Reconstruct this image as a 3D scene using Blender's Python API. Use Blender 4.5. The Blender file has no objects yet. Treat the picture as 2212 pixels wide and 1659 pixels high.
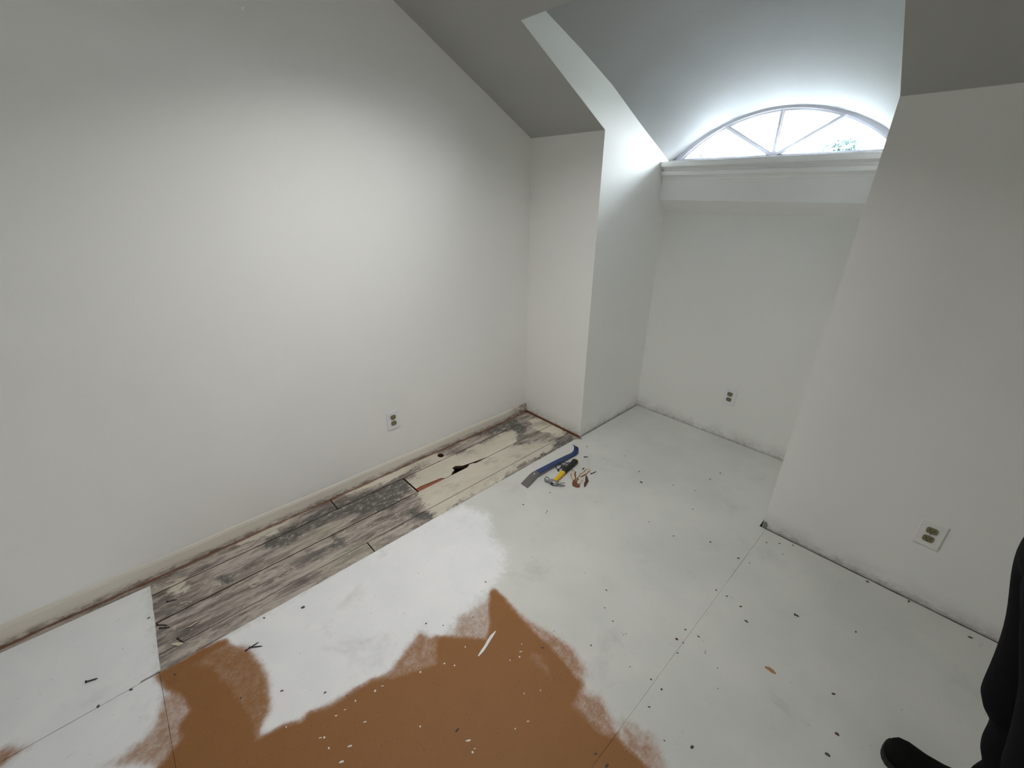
import bpy, bmesh, math, random
import numpy as np
from mathutils import Vector, Matrix
from mathutils.geometry import delaunay_2d_cdt
random.seed(7)
rng = np.random.default_rng(7)
C = bpy.context.scene.collection
S = bpy.context.scene

# ---------------------------------------------------------------- camera, sky, light, exposure
cam_d = bpy.data.cameras.new('camera')
cam = bpy.data.objects.new('camera', cam_d)
C.objects.link(cam)
cam.location = (2.089, -2.1086, 1.5636)
R_ = Vector((0.68263426, 0.73074363, 0.00492092))
U_ = Vector((-0.30396979, 0.27782095, 0.91127267))
F_ = Vector((-0.66453956, 0.62356176, -0.41177408))
m = Matrix((R_, U_, -F_)).transposed()
cam.rotation_euler = m.to_euler()
cam_d.sensor_width = 36.0
cam_d.lens = 916.6 / 2212 * 36.0
cam_d.clip_start = 0.02
S.camera = cam

wd = bpy.data.worlds.new('overcast_sky')
S.world = wd
wd.use_nodes = True
nt = wd.node_tree
bg = nt.nodes['Background']
tcw = nt.nodes.new('ShaderNodeTexCoord')
sep = nt.nodes.new('ShaderNodeSeparateXYZ')
rampw = nt.nodes.new('ShaderNodeValToRGB')
nt.links.new(tcw.outputs['Generated'], sep.inputs[0])
nt.links.new(sep.outputs['Z'], rampw.inputs[0])
rampw.color_ramp.elements[0].color = (0.30, 0.318, 0.333, 1)      # overcast: zenith three times the horizon
rampw.color_ramp.elements[1].color = (0.80, 0.90, 1.0, 1)
nt.links.new(rampw.outputs[0], bg.inputs['Color'])
SKY = 142.0
bg.inputs['Strength'].default_value = SKY

S.view_settings.view_transform = 'Standard'
S.view_settings.look = 'None'
S.view_settings.gamma = 1.0
S.view_settings.use_curve_mapping = False
S.view_settings.exposure = 0.0
S.cycles.use_denoising = True
S.cycles.max_bounces = 14
S.cycles.diffuse_bounces = 10
S.cycles.sample_clamp_indirect = 0

# portal that guides the sky light through the arched window
pd = bpy.data.lights.new('window_portal', 'AREA')
pd.shape = 'RECTANGLE'
pd.size = 1.24
pd.size_y = 0.30
pd.cycles.is_portal = True
po = bpy.data.objects.new('window_portal', pd)
po.location = (1.14, 0.87, 1.875)
po.rotation_euler = (math.radians(-90), 0, 0)
C.objects.link(po)
# fill light added to brighten the room, inside an invented bay off the right-hand wall
def area(name, loc, rot, sx, sy, e, col, spread=180):
    d = bpy.data.lights.new(name, 'AREA'); d.shape = 'RECTANGLE'; d.size = sx; d.size_y = sy
    d.energy = e; d.color = col; d.spread = math.radians(spread)
    o = bpy.data.objects.new(name, d); o.location = loc; o.rotation_euler = [math.radians(a) for a in rot]
    C.objects.link(o)
area('side_fill_light', (5.85, -4.2, 1.10), (0, 90, 0), 1.8, 1.3, 30.0, (1.0, .985, .96))
# second invented fill light, aimed down above the planks, just out of frame
area('ceiling_fill_light', (1.00, -1.28, 2.47), (0, 0, 0), .26, .26, 12.4, (1.0, .98, .96), 126)

# ---------------------------------------------------------------- measured outlines (metres, room coordinates)
BARE = [(0.925, -2.425), (0.893, -2.394), (0.855, -2.338), (0.84, -2.322), (0.804, -2.333), (0.763, -2.293), (0.68, -2.308), (0.62, -2.342), (0.556, -2.361), (0.562, -2.296), (0.56, -2.239), (0.571, -2.185), (0.637, -2.186), (0.746, -2.188), (0.851, -2.184), (0.93, -2.179), (1.012, -2.194), (1.026, -2.153), (1.033, -2.106), (1.065, -2.048), (1.052, -2.032), (1.082, -1.962), (1.085, -1.9), (1.093, -1.837), (1.129, -1.771), (1.159, -1.697), (1.193, -1.632), (1.118, -1.574), (1.186, -1.506), (1.259, -1.438), (1.214, -1.381), (1.159, -1.339), (1.104, -1.281), (1.242, -1.292), (1.346, -1.296), (1.422, -1.294), (1.476, -1.298), (1.581, -1.312), (1.596, -1.346), (1.604, -1.387), (1.661, -1.376), (1.719, -1.383), (1.766, -1.356), (1.804, -1.363), (1.859, -1.356), (1.944, -1.36)]
THIN = [[(1.028, -1.606), (1.112, -1.57), (1.195, -1.63), (1.134, -1.771), (1.101, -1.81)], [(1.078, -1.464), (1.098, -1.347), (1.115, -1.29), (1.264, -1.433), (1.193, -1.515), (1.151, -1.56)], [(1.089, -1.273), (1.242, -1.271), (1.373, -1.233), (1.483, -1.211), (1.577, -1.247), (1.594, -1.32), (1.424, -1.301), (1.252, -1.306)], [(1.392, -1.373), (1.382, -1.333), (1.464, -1.32), (1.527, -1.365), (1.513, -1.374)], [(1.604, -1.387), (1.59, -1.32), (1.657, -1.274), (1.738, -1.31), (1.765, -1.359), (1.719, -1.383)], [(1.767, -1.353), (1.742, -1.276), (1.85, -1.246), (1.916, -1.295), (1.971, -1.331), (1.926, -1.38), (1.859, -1.356)], [(0.632, -2.378), (0.673, -2.307), (0.766, -2.29), (0.804, -2.333), (0.843, -2.319), (0.897, -2.4), (0.757, -2.55), (0.754, -2.443), (0.72, -2.405)], [(0.578, -2.299), (0.567, -2.184), (0.651, -2.107), (0.8, -2.084), (0.94, -2.109), (0.99, -2.17), (0.862, -2.193), (0.669, -2.237)], [(0.485, -2.785), (0.49, -2.727), (0.55, -2.684), (0.572, -2.749), (0.575, -2.785)], [(1.009, -2.169), (1.028, -2.093), (1.062, -1.893), (1.11, -1.761), (1.146, -1.763), (1.096, -1.971), (1.048, -2.126)]]
FRESH = [(0.519, -3.003), (-0.367, -2.929), (-0.024, -2.35), (0.552, -2.363), (0.516, -1.218), (0.565, -1.042), (0.715, -0.986), (0.848, -1.078), (0.962, -1.087), (1.046, -1.176), (1.081, -1.282), (1.097, -1.443), (1.159, -1.697), (1.11, -2.195), (1.021, -2.463)]
CRUMBS = [(0.659, -0.069, 5), (0.896, 0.025, 3), (1.117, -0.142, 8), (1.052, -0.057, 4), (1.434, -0.144, 4), (1.324, -0.405, 4), (1.461, -0.405, 4), (0.914, -0.75, 4), (1.033, -1.271, 5), (1.421, -0.916, 5), (1.466, -0.992, 4), (1.526, -1.162, 5), (1.524, -1.018, 5), (1.586, -1.035, 3), (1.59, -1.025, 3), (1.739, -0.839, 5), (1.759, -0.895, 4), (1.788, -0.828, 5), (1.743, -0.567, 5), (1.787, -0.564, 5), (1.847, -0.572, 7), (1.889, -0.625, 8), (2.199, -0.356, 5), (1.747, -1.106, 5), (1.788, -1.109, 6), (1.788, -1.19, 5), (1.764, -0.949, 4), (2.197, -0.69, 7), (2.229, -0.909, 9), (1.938, -1.193, 9), (1.008, -1.964, 6), (1.407, -1.303, 6), (1.406, -1.699, 8), (1.745, -1.426, 7), (1.785, -1.427, 8), (0.618, -1.904, 9), (1.785, -0.304, 4), (1.739, -0.314, 6), (1.604, -0.311, 5), (1.794, -0.109, 4), (1.84, -0.069, 4), (1.888, -0.034, 4), (1.873, -0.132, 3), (2.181, -0.031, 6), (2.321, -0.025, 6), (2.506, -0.059, 6), (1.398, 0.296, 4), (1.382, 0.19, 4), (1.259, -0.027, 3), (1.37, 0.017, 3), (0.539, -2.532, 6), (0.546, -2.448, 7), (0.587, -2.33, 6), (0.248, -2.373, 5), (0.902, -2.07, 6), (0.832, -2.179, 5), (1.068, -1.914, 4), (1.024, -1.572, 5), (1.077, -1.526, 4), (1.13, -1.417, 4), (0.814, -0.61, 4), (0.783, -0.794, 5), (0.908, -0.735, 4), (1.832, -0.866, 3), (1.92, -0.963, 3), (0.561, -2.035, 5), (1.889, -0.894, 3), (1.834, -0.874, 3), (1.67, -1.123, 3), (1.871, -1.241, 4), (1.501, -1.611, 3)]
FLECKS = [(1.362, -1.374, 9, 20), (1.373, -1.391, 5, 0), (1.343, -1.351, 4, 0), (1.358, -1.425, 4, 0), (1.206, -1.515, 5, 0), (1.204, -1.608, 5, 0), (1.235, -1.585, 5, 0), (1.171, -1.689, 6, 40), (1.122, -1.81, 8, 60), (1.119, -1.836, 6, 0), (1.104, -1.899, 5, 0), (1.103, -1.965, 9, 70), (1.106, -1.936, 7, 60), (1.131, -2.026, 7, 50), (1.176, -2.017, 5, 0), (1.317, -1.78, 5, 0), (1.236, -2.003, 14, 65), (1.215, -1.968, 12, 50), (1.453, -1.69, 14, 75), (1.483, -1.689, 7, 0), (1.486, -1.7, 6, 0), (1.474, -1.467, 4, 0), (1.505, -1.418, 4, 0), (1.542, -1.517, 7, 60), (1.529, -1.561, 4, 0), (1.184, -1.904, 9, 60), (1.138, -2.017, 5, 50), (1.026, -2.095, 4, 0)]
NAILS = [[(0.663, -2.124), (0.659, -2.079)], [(0.66, -2.11), (0.685, -2.073)]]
PNAILS = [[(0.202, -2.309), (0.218, -2.276)], [(0.305, -2.352), (0.332, -2.323)], [(0.329, -2.346), (0.35, -2.317)], [(0.429, -2.302), (0.464, -2.286)]]
SLIVER = [(1.269, -1.501), (1.238, -1.39)]
BAR = [(0.671, -0.677), (0.653, -0.567), (0.66, -0.217), (0.626, -0.149)]
HAMMER = [(0.776, -0.541), (0.726, -0.276)]
HEADENDS = [(0.728, -0.561), (0.831, -0.526)]
NAILPILE = [(0.709, -0.366), (0.702, -0.402), (0.688, -0.36), (0.698, -0.335), (0.703, -0.416), (0.715, -0.382), (0.707, -0.354), (0.692, -0.377)]
CHIPS = [[(0.759, -0.341), (0.793, -0.401)], [(0.787, -0.353), (0.841, -0.428), (0.888, -0.455), (0.897, -0.433)], [(0.915, -0.425), (0.894, -0.372), (0.862, -0.34)], [(0.832, -0.373), (0.837, -0.326), (0.829, -0.265)], [(0.803, -0.3), (0.798, -0.277)], [(0.866, -0.281), (0.871, -0.255)]]
NAILX = [[(0.725, -0.184), (0.738, -0.162)], [(0.866, -0.295), (0.873, -0.253)], [(2.011, -0.45), (2.027, -0.448)], [(0.41, -2.559), (0.421, -2.529)]]
SPLIT = [[(2.005, -0.764), (2.04, -0.762)]]
PSPLIT = [[(0.398, -2.271), (0.398, -2.225)], [(0.441, -2.321), (0.463, -2.289)]]
NOTCH = [(0.293, -0.912), (0.269, -0.898), (0.261, -0.878), (0.236, -0.879), (0.23, -0.849), (0.258, -0.815), (0.267, -0.77), (0.274, -0.732), (0.287, -0.653)]
LIP = [(0.294, -0.796), (0.278, -0.77), (0.282, -0.748), (0.294, -0.748)]
RUST = [(0.259, -1.146), (0.256, -1.123), (0.266, -1.038), (0.271, -0.988), (0.286, -0.971)]
CREAM = [[(0.292, -1.151), (0.155, -1.161), (0.097, -0.945), (0.13, -0.714), (0.141, -0.35), (0.157, -0.284), (0.249, -0.326), (0.307, -0.438), (0.383, -0.269), (0.45, -0.152), (0.526, -0.284), (0.495, -0.512), (0.533, -0.815), (0.535, -1.052), (0.549, -1.198), (0.479, -1.195), (0.355, -1.19)], [(-0.01, -2.019), (-0.014, -1.882), (-0.004, -1.745), (0.039, -1.75), (0.07, -1.84), (0.075, -1.927), (0.048, -2.002)], [(0.094, -2.295), (0.128, -2.233), (0.183, -2.244), (0.195, -2.282), (0.151, -2.296)], [(-0.043, -1.563), (-0.04, -1.373), (-0.062, -1.118), (-0.063, -0.841), (0.114, -0.851), (0.08, -1.036), (0.091, -1.263), (0.044, -1.439)], [(0.108, -0.084), (0.203, 0.02), (0.378, 0.005), (0.474, -0.081), (0.386, -0.13), (0.229, -0.157)]]
DARK = [[(0.082, -1.456), (0.126, -1.16), (0.202, -1.142), (0.276, -1.246), (0.327, -1.332), (0.26, -1.459), (0.176, -1.549), (0.179, -1.649), (0.182, -1.743), (0.084, -1.8), (0.076, -1.658)], [(0.063, -1.871), (0.099, -1.76), (0.182, -1.743), (0.216, -1.841), (0.156, -1.928)], [(0.193, -2.126), (0.232, -2.084), (0.272, -2.089), (0.248, -2.128)], [(0.308, -1.653), (0.37, -1.609), (0.406, -1.636), (0.375, -1.691)], [(0.362, -1.267), (0.494, -1.205), (0.539, -1.234), (0.458, -1.296)], [(0.011, -0.584), (-0.002, -0.359), (0.037, -0.162), (0.206, -0.182), (0.275, -0.342), (0.197, -0.289), (0.115, -0.282), (0.098, -0.444)], [(0.296, -0.533), (0.319, -0.339), (0.397, -0.542), (0.375, -0.642)], [(0.463, -0.352), (0.487, -0.021), (0.557, -0.08), (0.573, -0.465)]]
RUSTP = [[(-0.016, -2.353), (-0.048, -1.895), (-0.027, -1.292), (-0.068, -0.481), (-0.041, -0.137), (-0.016, 0.004), (0.034, -0.11), (0.051, -0.448), (-0.021, -0.795), (0.015, -1.313), (0.006, -1.909)], [(-0.087, -0.55), (-0.044, -0.323), (0.024, -0.381), (0.011, -0.584)]]

# ---------------------------------------------------------------- helpers
def link(name, me, mat, parent=None, kind=None, label=None, cat=None, group=None, loc=None):
    o = bpy.data.objects.new(name, me)
    C.objects.link(o)
    if me is not None and mat is not None:
        for mm in (mat if isinstance(mat, (list, tuple)) else [mat]):
            me.materials.append(mm)
    if parent: o.parent = parent
    if kind: o['kind'] = kind
    if label: o['label'] = label
    if cat: o['category'] = cat
    if group: o['group'] = group
    if loc is not None: o.location = loc
    return o

def bm_obj(name, bm, mat, smooth=False, **kw):
    me = bpy.data.meshes.new(name)
    bmesh.ops.recalc_face_normals(bm, faces=bm.faces)
    bm.to_mesh(me); bm.free()
    if smooth:
        for p in me.polygons: p.use_smooth = True
    return link(name, me, mat, **kw)

def add_box(bm, x0, x1, y0, y1, z0, z1, M=None, bev=0):
    v = [bm.verts.new((x, y, z)) for x in (x0, x1) for y in (y0, y1) for z in (z0, z1)]
    fs = [bm.faces.new([v[i] for i in f]) for f in ((0,1,3,2),(4,6,7,5),(0,4,5,1),(2,3,7,6),(0,2,6,4),(1,5,7,3))]
    if bev:
        es = list({e for f in fs for e in f.edges})
        r = bmesh.ops.bevel(bm, geom=es, offset=bev, segments=2, affect='EDGES')
        v = list({w for f in r['faces'] for w in f.verts} | {w for w in v if w.is_valid})
    if M is not None:
        bmesh.ops.transform(bm, matrix=M, verts=v)

def box(name, b, mat, bev=0, M=None, **kw):
    bm = bmesh.new(); add_box(bm, *b, M=M, bev=bev)
    return bm_obj(name, bm, mat, **kw)

def prism(bm, poly, ax, a, b):
    """extrude a polygon lying in the plane normal to axis ax from a to b"""
    def P(p, t):
        q = list(p); q.insert(ax, t); return q
    lo = [bm.verts.new(P(p, a)) for p in poly]
    hi = [bm.verts.new(P(p, b)) for p in poly]
    n = len(poly)
    bm.faces.new(lo); bm.faces.new(hi[::-1])
    for i in range(n):
        bm.faces.new((lo[i], lo[(i+1) % n], hi[(i+1) % n], hi[i]))

def tube(bm, pts, rad, n=8, cap=True, flat=1.0):
    pts = [Vector(p) for p in pts]
    rr = rad if isinstance(rad, (list, tuple)) else [rad]*len(pts)
    rings = []
    for i, p in enumerate(pts):
        d = (pts[min(i+1, len(pts)-1)] - pts[max(i-1, 0)]).normalized()
        s = d.cross(Vector((0, 0, 1)))
        if s.length < 1e-3: s = Vector((1, 0, 0))
        s.normalize(); t = s.cross(d)
        rings.append([bm.verts.new(p + (s*math.cos(a) + t*math.sin(a)*flat)*rr[i]) for a in [2*math.pi*k/n for k in range(n)]])
    for a, b in zip(rings, rings[1:]):
        for k in range(n): bm.faces.new((a[k], a[(k+1) % n], b[(k+1) % n], b[k]))
    if cap: bm.faces.new(rings[0][::-1]); bm.faces.new(rings[-1])

# signed distance (+ outside) of many points to a polygon
def sdist(P, poly):
    poly = np.array(poly, float); n = len(poly)
    d = np.full(len(P), 1e9); ins = np.zeros(len(P), bool)
    for i in range(n):
        a, b = poly[i], poly[(i+1) % n]
        ab = b-a; t = np.clip(((P-a) @ ab)/max(ab @ ab, 1e-12), 0, 1)
        d = np.minimum(d, np.hypot(*(P-(a+t[:, None]*ab)).T))
        c = (a[1] > P[:, 1]) != (b[1] > P[:, 1])
        with np.errstate(divide='ignore', invalid='ignore'):
            xi = (b[0]-a[0])*(P[:, 1]-a[1])/(b[1]-a[1])+a[0]
        ins ^= c & (P[:, 0] < xi)
    return np.where(ins, -d, d)

def slab(name, outer, holes, z0, z1, step, attrs, mat, **kw):
    """flat board with any outline, holes, an even grid of points and painted attributes"""
    def dense(poly):
        o = []
        for i, a in enumerate(poly):
            b = poly[(i+1) % len(poly)]
            k = max(1, int(math.dist(a, b)/(step*1.0)))
            o += [(a[0]+(b[0]-a[0])*t/k, a[1]+(b[1]-a[1])*t/k) for t in range(k)]
        return o
    co, fl = [], []
    loops = [dense(outer)] + holes
    for L in loops:
        fl.append(list(range(len(co), len(co)+len(L)))); co += L
    ox = np.array(outer)
    gx, gy = np.meshgrid(np.arange(ox[:, 0].min()+step*.5, ox[:, 0].max(), step), np.arange(ox[:, 1].min()+step*.5, ox[:, 1].max(), step))
    G = np.c_[gx.ravel(), gy.ravel()]
    keep = sdist(G, outer) < -step*.3
    for h in holes: keep &= sdist(G, h) > step*.3
    co += [tuple(g) for g in G[keep]]
    edges = [(L[i], L[(i+1) % len(L)]) for L in fl for i in range(len(L))]
    v, e, f, *_ = delaunay_2d_cdt([Vector(c) for c in co], edges, [], 0, 1e-6)
    V = np.array([(p.x, p.y) for p in v])
    F = np.array([t for t in f])
    cen = V[F].mean(1)
    k = sdist(cen, outer) < 0
    for h in holes: k &= sdist(cen, h) > 0
    F = F[k]
    # top and bottom
    n = len(V)
    v3 = np.r_[np.c_[V, np.full(n, z1)], np.c_[V, np.full(n, z0)]]
    a, b, c = V[F[:, 0]], V[F[:, 1]], V[F[:, 2]]
    up = np.cross(b-a, c-a) > 0
    F[~up] = F[~up][:, ::-1]
    faces = [tuple(t) for t in F.tolist()]
    cnt = {}
    for t in faces:
        for i in range(3): cnt[(t[i], t[(i+1) % 3])] = 1
    side = [(j, i, i+n, j+n) for (i, j) in cnt if (j, i) not in cnt]
    faces += side + [(s[3], s[2], s[2]-0, s[3]) for s in []]
    me = bpy.data.meshes.new(name)
    me.from_pydata(v3.tolist(), [], faces)
    for an, fn in attrs.items():
        at = me.attributes.new(an, 'FLOAT', 'POINT')
        val = fn(V)
        at.data.foreach_set('value', np.r_[val, val].astype(np.float32))
    return link(name, me, mat, **kw)

# ---------------------------------------------------------------- materials
class NM:
    def __init__(s, name):
        s.m = bpy.data.materials.new(name); s.m.use_nodes = True
        s.t = s.m.node_tree; s.b = s.t.nodes['Principled BSDF']; s.tc = None
    def n(s, ty, **kw):
        x = s.t.nodes.new('ShaderNode'+ty)
        for k, v in kw.items(): setattr(x, k, v)
        return x
    def l(s, a, b): s.t.links.new(a, b)
    def val(s, x, sock):
        if isinstance(x, (int, float)): sock.default_value = x
        elif isinstance(x, tuple): sock.default_value = (*x, 1) if len(x) == 3 else x
        else: s.l(x, sock)
    def co(s, scale=(1, 1, 1)):
        if s.tc is None: s.tc = s.n('TexCoord')
        mp = s.n('Mapping'); mp.inputs['Scale'].default_value = scale
        s.l(s.tc.outputs['Object'], mp.inputs[0]); return mp.outputs[0]
    def noise(s, sc, det=4, rough=.6, vec=(1, 1, 1), dist=0, color=False):
        x = s.n('TexNoise'); s.l(s.co(vec), x.inputs['Vector'])
        x.inputs['Scale'].default_value = sc; x.inputs['Detail'].default_value = det
        x.inputs['Roughness'].default_value = rough; x.inputs['Distortion'].default_value = dist
        return x.outputs[1 if color else 0]
    def math(s, op, a, b=0, c=0):
        x = s.n('Math', operation=op)
        s.val(a, x.inputs[0]); s.val(b, x.inputs[1])
        if op in ('MULTIPLY_ADD',): s.val(c, x.inputs[2])
        return x.outputs[0]
    def rng(s, v, a, b, c=0, d=1, sm=True):
        x = s.n('MapRange'); x.interpolation_type = 'SMOOTHSTEP' if sm else 'LINEAR'
        s.val(v, x.inputs[0])
        for i, q in enumerate((a, b, c, d)): x.inputs[i+1].default_value = q
        return x.outputs[0]
    def mix(s, f, a, b, mode='MIX'):
        x = s.n('MixRGB', blend_type=mode)
        s.val(f, x.inputs[0]); s.val(a, x.inputs[1]); s.val(b, x.inputs[2]); return x.outputs[0]
    def attr(s, n):
        x = s.n('Attribute', attribute_name=n); return x.outputs['Fac']
    def xyz(s):
        x = s.n('SeparateXYZ'); s.l(s.co(), x.inputs[0]); return x.outputs
    def out(s, col, rough=.6, bump=None, bs=.3, dist=.002, metal=0, spec=.5):
        s.val(col, s.b.inputs['Base Color']); s.val(rough, s.b.inputs['Roughness'])
        s.b.inputs['Metallic'].default_value = metal
        s.b.inputs['Specular IOR Level'].default_value = spec
        if bump is not None:
            x = s.n('Bump'); x.inputs['Strength'].default_value = bs; x.inputs['Distance'].default_value = dist
            s.l(bump, x.inputs['Height']); s.l(x.outputs[0], s.b.inputs['Normal'])
        return s.m

def srgb(r, g, b):
    f = lambda c: ((c/255+.055)/1.055)**2.4 if c > 10 else c/255/12.92
    return (f(r), f(g), f(b))

def simple(name, col, rough=.5, var=.08, sc=30, metal=0, bs=.15, spec=.5):
    a = NM(name); nz = a.noise(sc, 3)
    c2 = tuple(min(1, c*(1+var)) for c in col); c1 = tuple(c*(1-var) for c in col)
    return a.out(a.mix(nz, c1, c2), rough, nz, bs, .0005, metal, spec)

def wall_mat(name, col, dirt=True, rough=.75):
    a = NM(name)
    big = a.noise(1.3, 3, .5)
    c = a.mix(a.rng(big, .3, .7), tuple(x*.985 for x in col), tuple(min(1, x*1.015) for x in col))
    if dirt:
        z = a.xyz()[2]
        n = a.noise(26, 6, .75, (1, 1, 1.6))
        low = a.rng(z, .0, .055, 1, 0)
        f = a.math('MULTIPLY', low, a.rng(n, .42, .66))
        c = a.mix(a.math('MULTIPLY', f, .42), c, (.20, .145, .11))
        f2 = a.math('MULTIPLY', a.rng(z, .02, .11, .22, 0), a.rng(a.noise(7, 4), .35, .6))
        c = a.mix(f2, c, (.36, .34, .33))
    peel = a.noise(170, 2, .5)
    return a.out(c, rough, peel, .12, .002)

WALL = (.86, .86, .84)
M_wall = wall_mat('white_wall_paint', WALL)
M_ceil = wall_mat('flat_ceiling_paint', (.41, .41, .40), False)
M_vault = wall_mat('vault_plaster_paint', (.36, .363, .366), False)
M_trim = simple('satin_trim_paint', (.88, .88, .87), .4, .02, 12)

def band_mat():
    a = NM('unpainted_wall_band')
    x = a.xyz()
    n = a.noise(9, 6, .7, (1, .35, 2)); n2 = a.noise(40, 6, .75, (1, .5, 1.5))
    c = a.mix(n, srgb(214, 208, 196), srgb(228, 223, 213))
    c = a.mix(a.math('MULTIPLY', a.rng(x[2], .0, .03, .8, 0), a.rng(n2, .38, .62)), c, srgb(110, 84, 66))
    c = a.mix(a.math('MULTIPLY', a.rng(x[1], -.22, -.02, 0, .85), a.rng(n2, .40, .6)), c, srgb(96, 72, 60))
    c = a.mix(a.rng(n2, .66, .8, 0, .5), c, srgb(130, 118, 104))
    return a.out(c, .8, n2, .3, .002)
M_band = band_mat()

def sheet_mat():
    a = NM('painted_hardboard')
    cov = a.attr('cov'); fresh = a.attr('fresh')
    n1 = a.noise(30, 7, .72); n2 = a.noise(9, 4, .6); n3 = a.noise(160, 4, .7, (1, .4, 1))
    k = a.math('MULTIPLY_ADD', a.math('SUBTRACT', n1, .5), .55, cov)
    k = a.math('MULTIPLY_ADD', a.math('SUBTRACT', n3, .5), .32, k)
    k = a.math('MULTIPLY_ADD', a.math('SUBTRACT', n2, .5), .25, k)
    fac = a.rng(k, .22, .92)
    old = a.mix(a.rng(a.noise(2.2, 4), .3, .7), (.62, .63, .60), (.70, .705, .67))
    new = a.mix(a.rng(a.noise(6, 5), .3, .7), (.83, .84, .86), (.88, .885, .89))
    fr = a.rng(a.math('MULTIPLY_ADD', a.math('SUBTRACT', n1, .5), .9, fresh), .25, .75)
    w = a.mix(fr, old, new)
    st = a.rng(a.noise(3.5, 6, .65, (1, 1, 1), .4), .57, .75)
    w = a.mix(a.math('MULTIPLY', st, .30), w, (.36, .35, .34))
    sm = a.math('MULTIPLY', a.rng(a.noise(13, 8, .78, (1.6, .7, 1)), .60, .72), .38)
    w = a.mix(sm, w, (.33, .30, .28))
    sp = a.rng(a.noise(75, 3, .5), .70, .76)
    w = a.mix(a.math('MULTIPLY', sp, .5), w, (.22, .18, .15))
    bn = a.noise(14, 6, .7); bf = a.noise(130, 4, .65)
    br = a.mix(bn, (.262, .116, .036), (.305, .140, .046))
    br = a.mix(a.rng(bf, .60, .70, 0, .6), br, (.11, .045, .014))
    thin = a.mix(a.rng(k, .35, .75), (.52, .36, .27), (.68, .61, .58))
    w2 = a.mix(a.rng(cov, .55, .95), thin, w)
    w2 = a.mix(a.rng(cov, .55, .75), w2, w)
    col = a.mix(fac, br, w2)
    b = a.math('ADD', a.math('MULTIPLY', n1, .6), a.math('MULTIPLY', bf, a.math('MULTIPLY_ADD', fac, -.35, .6)))
    return a.out(col, .60, b, .35, .0012, 0, .3)
M_sheet = sheet_mat()

def plank_mat():
    a = NM('weathered_floor_plank')
    cr = a.attr('cream'); dk = a.attr('dark'); ru = a.attr('rust')
    g = a.noise(26, 7, .75, (1, .16, 1), .5); g2 = a.noise(95, 5, .7, (1, .10, 1)); blot = a.noise(17, 7, .75, (1, .55, 1), .6)
    big = a.noise(3.1, 4, .6, (1.5, .5, 1))
    wood = a.mix(a.rng(g, .38, .62), srgb(116, 106, 100), srgb(192, 182, 172))
    wood = a.mix(a.rng(big, .50, .68, 0, .55), wood, srgb(176, 172, 154))
    wood = a.mix(a.rng(g2, .55, .70, 0, .55), wood, srgb(94, 85, 80))
    wood = a.mix(a.rng(blot, .57, .63, 0, .65), wood, srgb(206, 194, 180))
    wood = a.mix(a.rng(a.noise(9, 6, .7, (1, .4, 1)), .54, .64, 0, .55), wood, srgb(98, 98, 97))
    dkf = a.rng(a.math('MULTIPLY_ADD', a.math('SUBTRACT', blot, .5), -1.6, dk), .35, .65)
    dcol = a.mix(a.rng(a.noise(48, 6, .8, (1, .55, 1), .4), .52, .64), srgb(88, 88, 86), srgb(176, 168, 154))
    wood = a.mix(a.math('MULTIPLY', dkf, .86), wood, dcol)
    wood = a.mix(a.rng(a.noise(70, 4, .7, (1, .6, 1)), .64, .70, 0, .75), wood, srgb(206, 196, 180))
    wood = a.mix(a.rng(a.noise(45, 6, .8, (1, .12, 1)), .56, .66, 0, .6), wood, srgb(84, 76, 72))
    crm = a.mix(a.rng(big, .3, .7), srgb(200, 194, 178), srgb(218, 212, 196))
    crm = a.mix(a.rng(a.noise(5.5, 6, .7, (1.2, .7, 1)), .52, .70, 0, .55), crm, srgb(150, 142, 130))
    crm = a.mix(a.rng(g, .60, .75, 0, .45), crm, srgb(158, 146, 126))
    crm = a.mix(a.math('MULTIPLY', a.rng(a.noise(60, 6, .8, (1, .5, 1)), .60, .70), .5), crm, srgb(120, 104, 88))
    cf = a.rng(a.math('MULTIPLY_ADD', a.math('SUBTRACT', a.noise(20, 7, .78, (1, .5, 1), .5), .5), 1.5, cr), .42, .60)
    col = a.mix(cf, wood, crm)
    rf = a.rng(a.math('MULTIPLY_ADD', a.math('SUBTRACT', a.noise(24, 6, .75, (1, .4, 1)), .5), 1.3, ru), .40, .72)
    col = a.mix(a.math('MULTIPLY', rf, .85), col, srgb(124, 76, 54))
    col = a.mix(a.rng(a.noise(120, 2, .5), .74, .78, 0, .8), col, srgb(225, 220, 205))
    # cut edges are raw wood
    geo = a.n('NewGeometry'); sx = a.n('SeparateXYZ'); a.l(geo.outputs['Normal'], sx.inputs[0])
    col = a.mix(a.rng(sx.outputs[2], .5, .8, 1, 0), col, srgb(88, 62, 44))
    return a.out(col, .8, a.math('ADD', g2, a.math('MULTIPLY', cf, .8)), .5, .0018, 0, .3)
M_plank = plank_mat()
M_rust = simple('raw_reddish_wood', srgb(150, 88, 62), .8, .25, 40)
M_darkwood = simple('dark_subfloor_wood', (.018, .012, .008), .9, .3, 20)
M_joist = simple('joist_wood', (.16, .085, .040), .85, .3, 30)

# ---------------------------------------------------------------- room shell
A_, D_, RX, H_, SL = .543, .733, 1.738, 1.863, .5286
X1, Y1, YH, YR = 4.7, -5.2, -.62, -2.6
ZR = H_ - SL*YR
def cz(y): return H_ - SL*y if y >= YR else ZR - SL*(YR-y)

floor = box('floor', (-.1, X1+.1, Y1-.1, .85, -.14, -.10), M_darkwood, kind='structure')
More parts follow.
